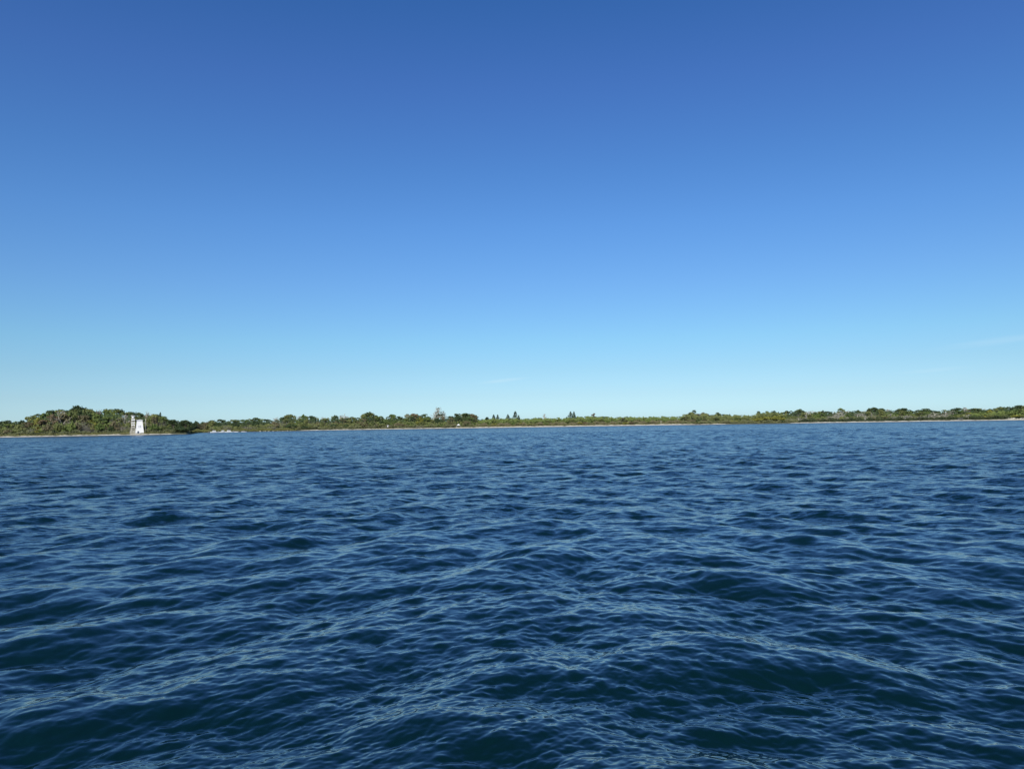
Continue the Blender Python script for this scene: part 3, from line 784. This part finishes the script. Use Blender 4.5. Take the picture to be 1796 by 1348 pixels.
understorey('shaded dark understorey deep in the headland wood', -75, 331, 38, 60, .05, .93, 15000, 0.55, FOL['dark'], 2)
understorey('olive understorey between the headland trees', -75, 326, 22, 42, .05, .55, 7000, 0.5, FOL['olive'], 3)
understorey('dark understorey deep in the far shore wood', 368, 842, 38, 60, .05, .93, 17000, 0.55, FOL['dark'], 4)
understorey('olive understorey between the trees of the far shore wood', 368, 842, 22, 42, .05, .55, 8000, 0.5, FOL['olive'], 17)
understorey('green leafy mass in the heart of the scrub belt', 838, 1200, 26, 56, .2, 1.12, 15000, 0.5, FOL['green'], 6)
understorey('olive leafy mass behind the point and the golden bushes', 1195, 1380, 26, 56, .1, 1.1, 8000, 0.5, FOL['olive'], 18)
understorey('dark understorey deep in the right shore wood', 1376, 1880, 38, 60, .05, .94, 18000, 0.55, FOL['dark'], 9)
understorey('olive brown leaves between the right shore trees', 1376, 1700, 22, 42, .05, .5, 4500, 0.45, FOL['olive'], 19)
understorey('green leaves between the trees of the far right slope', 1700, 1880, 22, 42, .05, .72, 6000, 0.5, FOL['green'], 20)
REED = foliage('reed_blades', (0.12, 0.125, 0.035), (0.20, 0.19, 0.06))
scatter('reeds', 'yellow green reeds lining the shore of the bay by the boats', 'reeds', 334, 520, 2, 16, 0.2, 1.9, 9000, 0.35, REED, 12)
scatter('reeds', 'thin dry grass fringe behind the beach on the headland', 'grass', -120, 300, 8, 15, 0.1, 0.7, 4000, 0.3, REED, 13)
scatter('reeds', 'dry grass fringe behind the long beach of the scrub belt', 'grass', 800, 1330, 9, 15, 0.1, 0.8, 5000, 0.3, REED, 14)
scatter('dry_brush', 'rusty brown low brush on the bank behind the moored boats', 'brush', 383, 417, 9, 16, 0.3, 1.6, 900, 0.32, FOL['rust'], 15)
scatter('far_wood', 'distant dark wood closing the bay beyond the headland', 'woodland', 322, 385, 285, 330, 0, 9.0, 5000, 1.1, FOL['dark'], 16)

# ------------------------------------------------------------------ BUILT THINGS
WHITE = simple('white_paint', (0.80, 0.79, 0.75), 0.6, 0.05, 1.5)
CREAM = simple('weathered_white_paint', (0.46, 0.43, 0.35), 0.7, 0.25, 1.2)
DARKW = simple('dark_window', (0.06, 0.07, 0.09), 0.2, 0.1)
GREYW = simple('grey_wood', (0.34, 0.33, 0.32), 0.85, 0.2, 4)
CONC = simple('concrete_foot', (0.35, 0.34, 0.31), 0.9, 0.15, 3)
HULL = simple('white_hull', (0.78, 0.78, 0.77), 0.3, 0.03)
TEAL = simple('dark_teal_canvas', (0.03, 0.07, 0.09), 0.6, 0.1)
STONE = simple('pale_limestone', (0.50, 0.47, 0.38), 0.9, 0.2, 1.4)

def anchor(name, x, inl, label, cat, z=None, turn=0.0):
    D = D_at(x, inl); g = at(x, horizon_y(x), D)
    zz = ground_at(g) if z is None else z
    e = link(name, None, None, (g.x, g.y, zz)); e.rotation_euler = (0, 0, -az_of(x) + turn)
    prop(e, label, cat); return e
# lighthouse: square tapered wooden tower, about 8 m
lh = anchor('lighthouse', 244.5, 9, 'white tapered square lighthouse tower on the headland shore', 'lighthouse', 1.0, 0.06)
TH, B0, B1 = 7.3, 2.2, 1.38
def face_pt(u, t, off=0.0):        # front face: u across (-1..1), t height 0..1
    hw = B0 + (B1 - B0) * t
    return Vector((u * hw, -hw - off, t * TH + 0.35))
b = MB(); sq = lambda w, z: [(-w, -w, z), (w, -w, z), (w, w, z), (-w, w, z)]
b.prism(sq(B0, 0.35), sq(B1, 0.35 + TH)); b.build('wall', WHITE, lh)
b = MB(); b.prism(sq(B0 + 0.08, -0.6), sq(B0 + 0.08, 0.34)); b.build('foundation', CONC, lh)
b = MB(); b.prism(sq(B1 + 0.05, TH + 0.36), sq(B1 + 0.52, TH + 0.55)); b.prism(sq(B1 + 0.52, TH + 0.552), sq(B1 + 0.52, TH + 0.72)); b.build('gallery', WHITE, lh)
b = MB(); b.prism(sq(B1 + 0.1, TH + 0.725), sq(0.35, TH + 0.95)); b.build('roof', WHITE, lh)
for u in (-0.22, 0.22):
    f = MB(); p = face_pt(u, 0.42, 0.05); f.prism([p + Vector(v) for v in ((-0.3, 0.1, 0), (-0.3, -0.04, 0), (0.3, -0.04, 0), (0.3, 0.1, 0))],
        [p + Vector(v) for v in ((-0.3, 0.25, 1.5), (-0.3, 0.1, 1.5), (0.3, 0.1, 1.5), (0.3, 0.25, 1.5))])
    fr = f.build('window', WHITE, lh)
    g2 = MB(); g2.prism([p + Vector(v) for v in ((-0.2, 0.05, 0.12), (-0.2, -0.06, 0.12), (0.2, -0.06, 0.12), (0.2, 0.05, 0.12))],
        [p + Vector(v) for v in ((-0.2, 0.2, 1.38), (-0.2, 0.08, 1.38), (0.2, 0.08, 1.38), (0.2, 0.2, 1.38))])
    g2.build('pane', simple('grey_pane', (0.40, 0.41, 0.46), 0.4, 0.05), fr)
b = MB(); p = face_pt(-0.35, 0.0, 0.06); b.prism([p + Vector(v) for v in ((-0.45, .1, -.3), (-0.45, -.05, -.3), (0.45, -.05, -.3), (0.45, .1, -.3))],
    [p + Vector(v) for v in ((-0.45, .2, 1.0), (-0.45, .05, 1.0), (0.45, .05, 1.0), (0.45, .2, 1.0))]); b.build('door', DARKW, lh)
for sx in (-1, 1):
    b = MB(); b.bar((sx * (B0 + .02), -(B0 + .02), 0.35), (sx * (B1 + .02), -(B1 + .02), TH + 0.34), 0.11, 0.11, 4); b.build('corner_board', WHITE, lh)
# lattice light mast left of it, about 11 m
ms = anchor('light_mast', 233.2, 7, 'slim weathered white lattice light mast beside the lighthouse', 'light mast', 0.9, 0.2)
H1 = 10.4
def leg(sx, sy):
    b = MB(); b.bar((sx * 1.75, sy * 1.75, -0.4), (sx * 0.8, sy * 0.8, 3.4), 0.13, 0.12, 4)
    b.bar((sx * 0.8, sy * 0.8, 3.4), (sx * 0.68, sy * 0.68, H1 - 1.2), 0.12, 0.10, 4); return b
for sx in (-1, 1):
    for sy in (-1, 1): leg(sx, sy).build('leg', CREAM, ms)
def halfw(z): return 1.75 - 0.95 * z / 3.4 if z < 3.4 else 0.8 - 0.12 * (z - 3.4) / 6
for z0, z1 in ((3.5, 4.1), (4.9, 5.5), (6.2, 6.8), (7.9, 8.7)):          # daymark panels
    w = halfw((z0 + z1) / 2) + 0.1; b = MB(); b.prism(sq(w, z0), sq(w - .01, z1)); b.build('daymark_panel', CREAM if z0 < 4 else WHITE, ms)
b = MB()
for z0, z1 in ((0.2, 1.8), (1.8, 3.4), (3.4, 5.0), (5.0, 6.6), (6.6, 8.0)):
    a, c = halfw(z0), halfw(z1)
    for s in (-1, 1):
        b.bar((-a, s * a, z0), (c, s * c, z1), 0.07, n=3); b.bar((a, s * a, z0), (-c, s * c, z1), 0.07, n=3)
        b.bar((s * a, -a, z0), (s * c, c, z1), 0.07, n=3); b.bar((s * a, a, z0), (s * c, -c, z1), 0.07, n=3)
        b.bar((-a, s * a, z0), (a, s * a, z0), 0.09, n=3); b.bar((s * a, -a, z0), (s * a, a, z0), 0.09, n=3)
b.build('bracing', CREAM, ms)
b = MB(); n = 10
ring = lambda r, z: [(r * math.cos(6.2832 * k / n), r * math.sin(6.2832 * k / n), z) for k in range(n)]
b.prism(ring(0.75, H1 - 1.15), ring(0.75, H1 - 0.2)); b.build('lantern', WHITE, ms)
b = MB(); b.prism(ring(0.8, H1 - 0.19), ring(1.35, H1 + 0.25)); b.prism(ring(1.35, H1 + 0.252), ring(1.3, H1 + 0.42)); b.build('platform', WHITE, ms)
b = MB()
for i in range(6): b.prism([(-1.6 + .55 * i, -1.95, -.4), (-1.3 + .55 * i, -1.95, -.4), (-1.3 + .55 * i, -1.9, -.4), (-1.6 + .55 * i, -1.9, -.4)], [(-1.45 + .48 * i, -1.5, 2.0 + (i % 3) * .35), (-1.2 + .48 * i, -1.5, 2.0 + (i % 3) * .35), (-1.2 + .48 * i, -1.45, 2.0 + (i % 3) * .35), (-1.45 + .48 * i, -1.45, 2.0 + (i % 3) * .35)])
b.build('base_boards', CREAM, ms)
# pole with a cross arm on the right side of the lighthouse
pl = anchor('pole', 255.3, 10, 'thin weathered pole with a short cross arm right of the lighthouse', 'pole', 1.0, 0.0)
b = MB(); b.bar((0, 0, -0.4), (0, 0, 8.6), 0.13, 0.10, 6); b.build('shaft', GREYW, pl)
b = MB(); b.box((-0.75, 0, 6.4), (1.9, 0.16, 0.22)); b.build('cross_arm', CREAM, pl)
b = MB(); b.box((0, -0.16, 8.0), (0.4, 0.14, 1.3)); b.build('top_board', CREAM, pl)

# small white hut
ht = anchor('hut', 681, 15, 'small cream white hut at the edge of the shore wood', 'hut', None, 0.2)
b = MB(); b.box((0, 0, 0.95), (2.2, 2.0, 1.9)); b.build('wall', WHITE, ht)
b = MB(); V = [(-1.25, -1.15, 1.9), (1.25, -1.15, 1.9), (1.25, 1.15, 1.9), (-1.25, 1.15, 1.9), (-1.25, 0, 2.5), (1.25, 0, 2.5)]
b.V = V; b.F = [(0, 1, 5, 4), (2, 3, 4, 5), (0, 4, 3), (1, 2, 5), (0, 3, 2, 1)]; b.build('roof', WHITE, ht)
b = MB(); b.box((0.35, -1.02, 0.75), (0.7, 0.06, 1.4)); b.build('door', CREAM, ht)
# white tent
tn = anchor('tent', 804, 11, 'small white pointed tent standing on the beach', 'tent', None, 0.1)
b = MB(); b.prism([(-1.5, -1.5, 1.6), (1.5, -1.5, 1.6), (1.5, 1.5, 1.6), (-1.5, 1.5, 1.6)], [(-.05, -.05, 2.9), (.05, -.05, 2.9), (.05, .05, 2.9), (-.05, .05, 2.9)]); b.build('canopy', WHITE, tn)
for sx in (-1, 1):
    for sy in (-1, 1):
        b = MB(); b.bar((sx * 1.4, sy * 1.4, -0.3), (sx * 1.4, sy * 1.4, 1.6), 0.06); b.build('leg', WHITE, tn)
b = MB(); b.box((0, 0.9, 0.55), (2.4, 0.5, 1.2)); b.build('side_cloth', CREAM, tn)
# white post on the long beach
ps = anchor('post', 1159.3, 7, 'slim pale post standing alone on the long beach', 'post')
b = MB(); b.bar((0, 0, -0.5), (0, 0, 2.7), 0.20, 0.17, 6); b.build('shaft', CREAM, ps)
b = MB(); b.bar((0, 0, 2.7), (0, 0, 2.85), 0.22, 0.1, 6); b.build('cap', WHITE, ps)
# picnic table
pt = anchor('picnic_table', 1684, 9, 'grey wooden picnic table under dark trees on the right shore', 'table', None, 0.1)
for k in range(4):
    b = MB(); b.box((0, -0.42 + .28 * k, 1.05), (3.6, 0.25, 0.10)); b.build('plank', GREYW, pt)
for s in (-1, 1):
    b = MB(); b.box((0, s * 0.95, 0.55), (3.6, 0.32, 0.09)); b.build('bench', GREYW, pt)
    b = MB(); b.bar((s * 1.3, -0.95, -0.1), (s * 1.3, 0.2, 1.0), 0.07); b.bar((s * 1.3, 0.95, -0.1), (s * 1.3, -0.2, 1.0), 0.07); b.bar((s * 1.3, -1.05, 0.45), (s * 1.3, 1.05, 0.45), 0.06); b.build('leg_frame', GREYW, pt)

# ---- boats and jetty in the bay
def hull_mesh(L, Bm, Hh):
    st = [(-0.5, .82, .0), (-0.2, 1.0, .0), (0.15, .95, .02), (0.38, .6, .1), (0.5, .03, .22)]
    V = []; n = len(st)
    for t, w, zz in st:
        x = t * L; hb = Bm / 2 * w
        V += [(x, -hb, Hh * (1 + zz)), (x, -hb * .78, -0.25), (x, hb * .78, -0.25), (x, hb, Hh * (1 + zz))]
    Fc = []
    for i in range(n - 1):
        a = 4 * i; c = a + 4
        for k in range(4):
            k2 = (k + 1) % 4; Fc.append((a + k, c + k, c + k2, a + k2))
    Fc.append((3, 2, 1, 0)); e = 4 * (n - 1); Fc.append((e, e + 1, e + 2, e + 3)); return V, Fc
def boat(x, inl, L, hh, cabin, turn, label):
    r = anchor('motor_boat', x, inl, label, 'boat', 0.0, turn)
    V, Fc = hull_mesh(L, L * 0.34, hh); link('hull', mesh('hull', V, Fc, HULL), r)
    b = MB(); b.box((-.05 * L, 0, hh + 0.02), (L * 0.86, L * 0.31, 0.06)); b.build('rub_rail', TEAL, r)
    if cabin == 'hard':
        b = MB(); b.prism([(-.22 * L, -.13 * L, hh + .06), (.18 * L, -.13 * L, hh + .06), (.18 * L, .13 * L, hh + .06), (-.22 * L, .13 * L, hh + .06)],
                          [(-.2 * L, -.12 * L, hh + .95), (.08 * L, -.12 * L, hh + .95), (.08 * L, .12 * L, hh + .95), (-.2 * L, .12 * L, hh + .95)]); c = b.build('cabin', HULL, r)
        b = MB(); b.box((-.04 * L, 0, hh + .55), (.20 * L, .262 * L, 0.26)); b.build('window', DARKW, c)
        b = MB(); b.box((-.06 * L, 0, hh + 1.0), (.40 * L, .28 * L, 0.08)); b.build('roof', HULL, r)
    elif cabin == 'canvas':
        b = MB(); b.prism([(-.3 * L, -.14 * L, hh + .06), (.1 * L, -.14 * L, hh + .06), (.1 * L, .14 * L, hh + .06), (-.3 * L, .14 * L, hh + .06)],
                          [(-.3 * L, -.12 * L, hh + .9), (-.02 * L, -.12 * L, hh + 1.0), (-.02 * L, .12 * L, hh + 1.0), (-.3 * L, .12 * L, hh + .9)]); b.build('canopy', HULL, r)
        b = MB(); b.box((-.1 * L, 0, hh + .28), (.34 * L, .285 * L, .3)); b.build('window', TEAL, r)
    else:
        b = MB(); b.box((.05 * L, 0, hh + .16), (.25 * L, .22 * L, .22)); b.build('windscreen', DARKW, r)
    b = MB(); b.box((-.53 * L, 0, hh * .7), (.06 * L, .3, .9)); b.build('outboard_motor', TEAL, r)
boat(376, -9, 6.6, 0.75, 'hard', 0.15, 'white cabin boat moored leftmost in the bay')
boat(389, -7, 6.0, 0.7, 'canvas', 3.3, 'white boat with dark teal windows moored at the jetty middle')
boat(402, -9, 7.4, 0.7, 'hard', 0.05, 'longest white boat with dark side window right of the jetty')
boat(413, -7, 4.6, 0.5, 'open', 3.0, 'small open white boat right of the longest boat')
boat(428, -8, 4.4, 0.5, 'open', 0.1, 'small white runabout moored apart right of the other boats')
jt = anchor('jetty', 396, -4, 'low grey wooden jetty behind the moored boats', 'jetty', 0.0, 0.0)
for k in range(28):
    b = MB(); b.box((-13.5 + k * 1.0, 0, 0.62), (0.94, 1.8, 0.09)); b.build('plank', GREYW, jt)
for k in range(8):
    for s in (-1, 1):
        b = MB(); b.bar((-13.2 + k * 3.8, s * 0.98, -2), (-13.2 + k * 3.8, s * 0.98, 1.25), 0.11, 0.1, 6); b.build('post', GREYW, jt)

# ---- boulders
def boulder_mesh(seed):
    r = np.random.default_rng(seed); V = []; n1, n2 = 7, 5
    for j in range(1, n2):
        for i in range(n1):
            a = 2 * math.pi * i / n1; ph = math.pi * j / n2; k = r.uniform(0.75, 1.15)
            V.append((k * math.sin(ph) * math.cos(a), k * math.sin(ph) * math.sin(a), k * math.cos(ph) * 0.75))
    V += [(0, 0, .75), (0, 0, -.7)]; Fc = []
    for j in range(n2 - 2):
        for i in range(n1):
            a = j * n1 + i; c = j * n1 + (i + 1) % n1; Fc.append((a, a + n1, c + n1, c))
    t = len(V) - 2
    for i in range(n1):
        Fc.append((t, i, (i + 1) % n1)); Fc.append((t + 1, (n2 - 2) * n1 + (i + 1) % n1, (n2 - 2) * n1 + i))
    return mesh('boulder', V, Fc, STONE)
BM = [boulder_mesh(s) for s in range(3)]
def rock(x, inl, s, label, group):
    D = D_at(x, inl); g = at(x, horizon_y(x), D)
    o = link('boulder', random.choice(BM), None, (g.x, g.y, max(0, ground_at(g)) + 0.25 * s)); o.scale = (s * random.uniform(.9, 1.6), s, s * random.uniform(.6, 1.0))
    o.rotation_euler = (0, 0, random.uniform(0, 6)); prop(o, label, 'boulder', group)
NUM = ['first', 'second', 'third', 'fourth', 'fifth', 'sixth', 'seventh', 'eighth', 'ninth', 'tenth', 'eleventh', 'twelfth', 'thirteenth', 'fourteenth',
       'fifteenth', 'sixteenth', 'seventeenth', 'eighteenth', 'nineteenth', 'twentieth']
for i in range(20):
    rock(1768 + i * 1.7 + random.uniform(-.3, .3), 3 + (i * 5 % 12), 0.5 + (i * 7 % 11) * .06, '%s limestone boulder from the left in the heap at the right edge' % NUM[i], 'boulders heaped at the right edge')
for i in range(9):
    rock(799 + i * 1.3, random.uniform(2, 6), random.uniform(.35, .7), '%s pale boulder from the left on the beach below the white tent' % NUM[i], 'boulders below the white tent')
for i in range(10):
    rock(455 + i * 6 + random.uniform(-2, 2), random.uniform(-3, 1), random.uniform(.3, .6), '%s pale boulder from the left awash along the reedy shore' % NUM[i], 'boulders awash by the reeds')
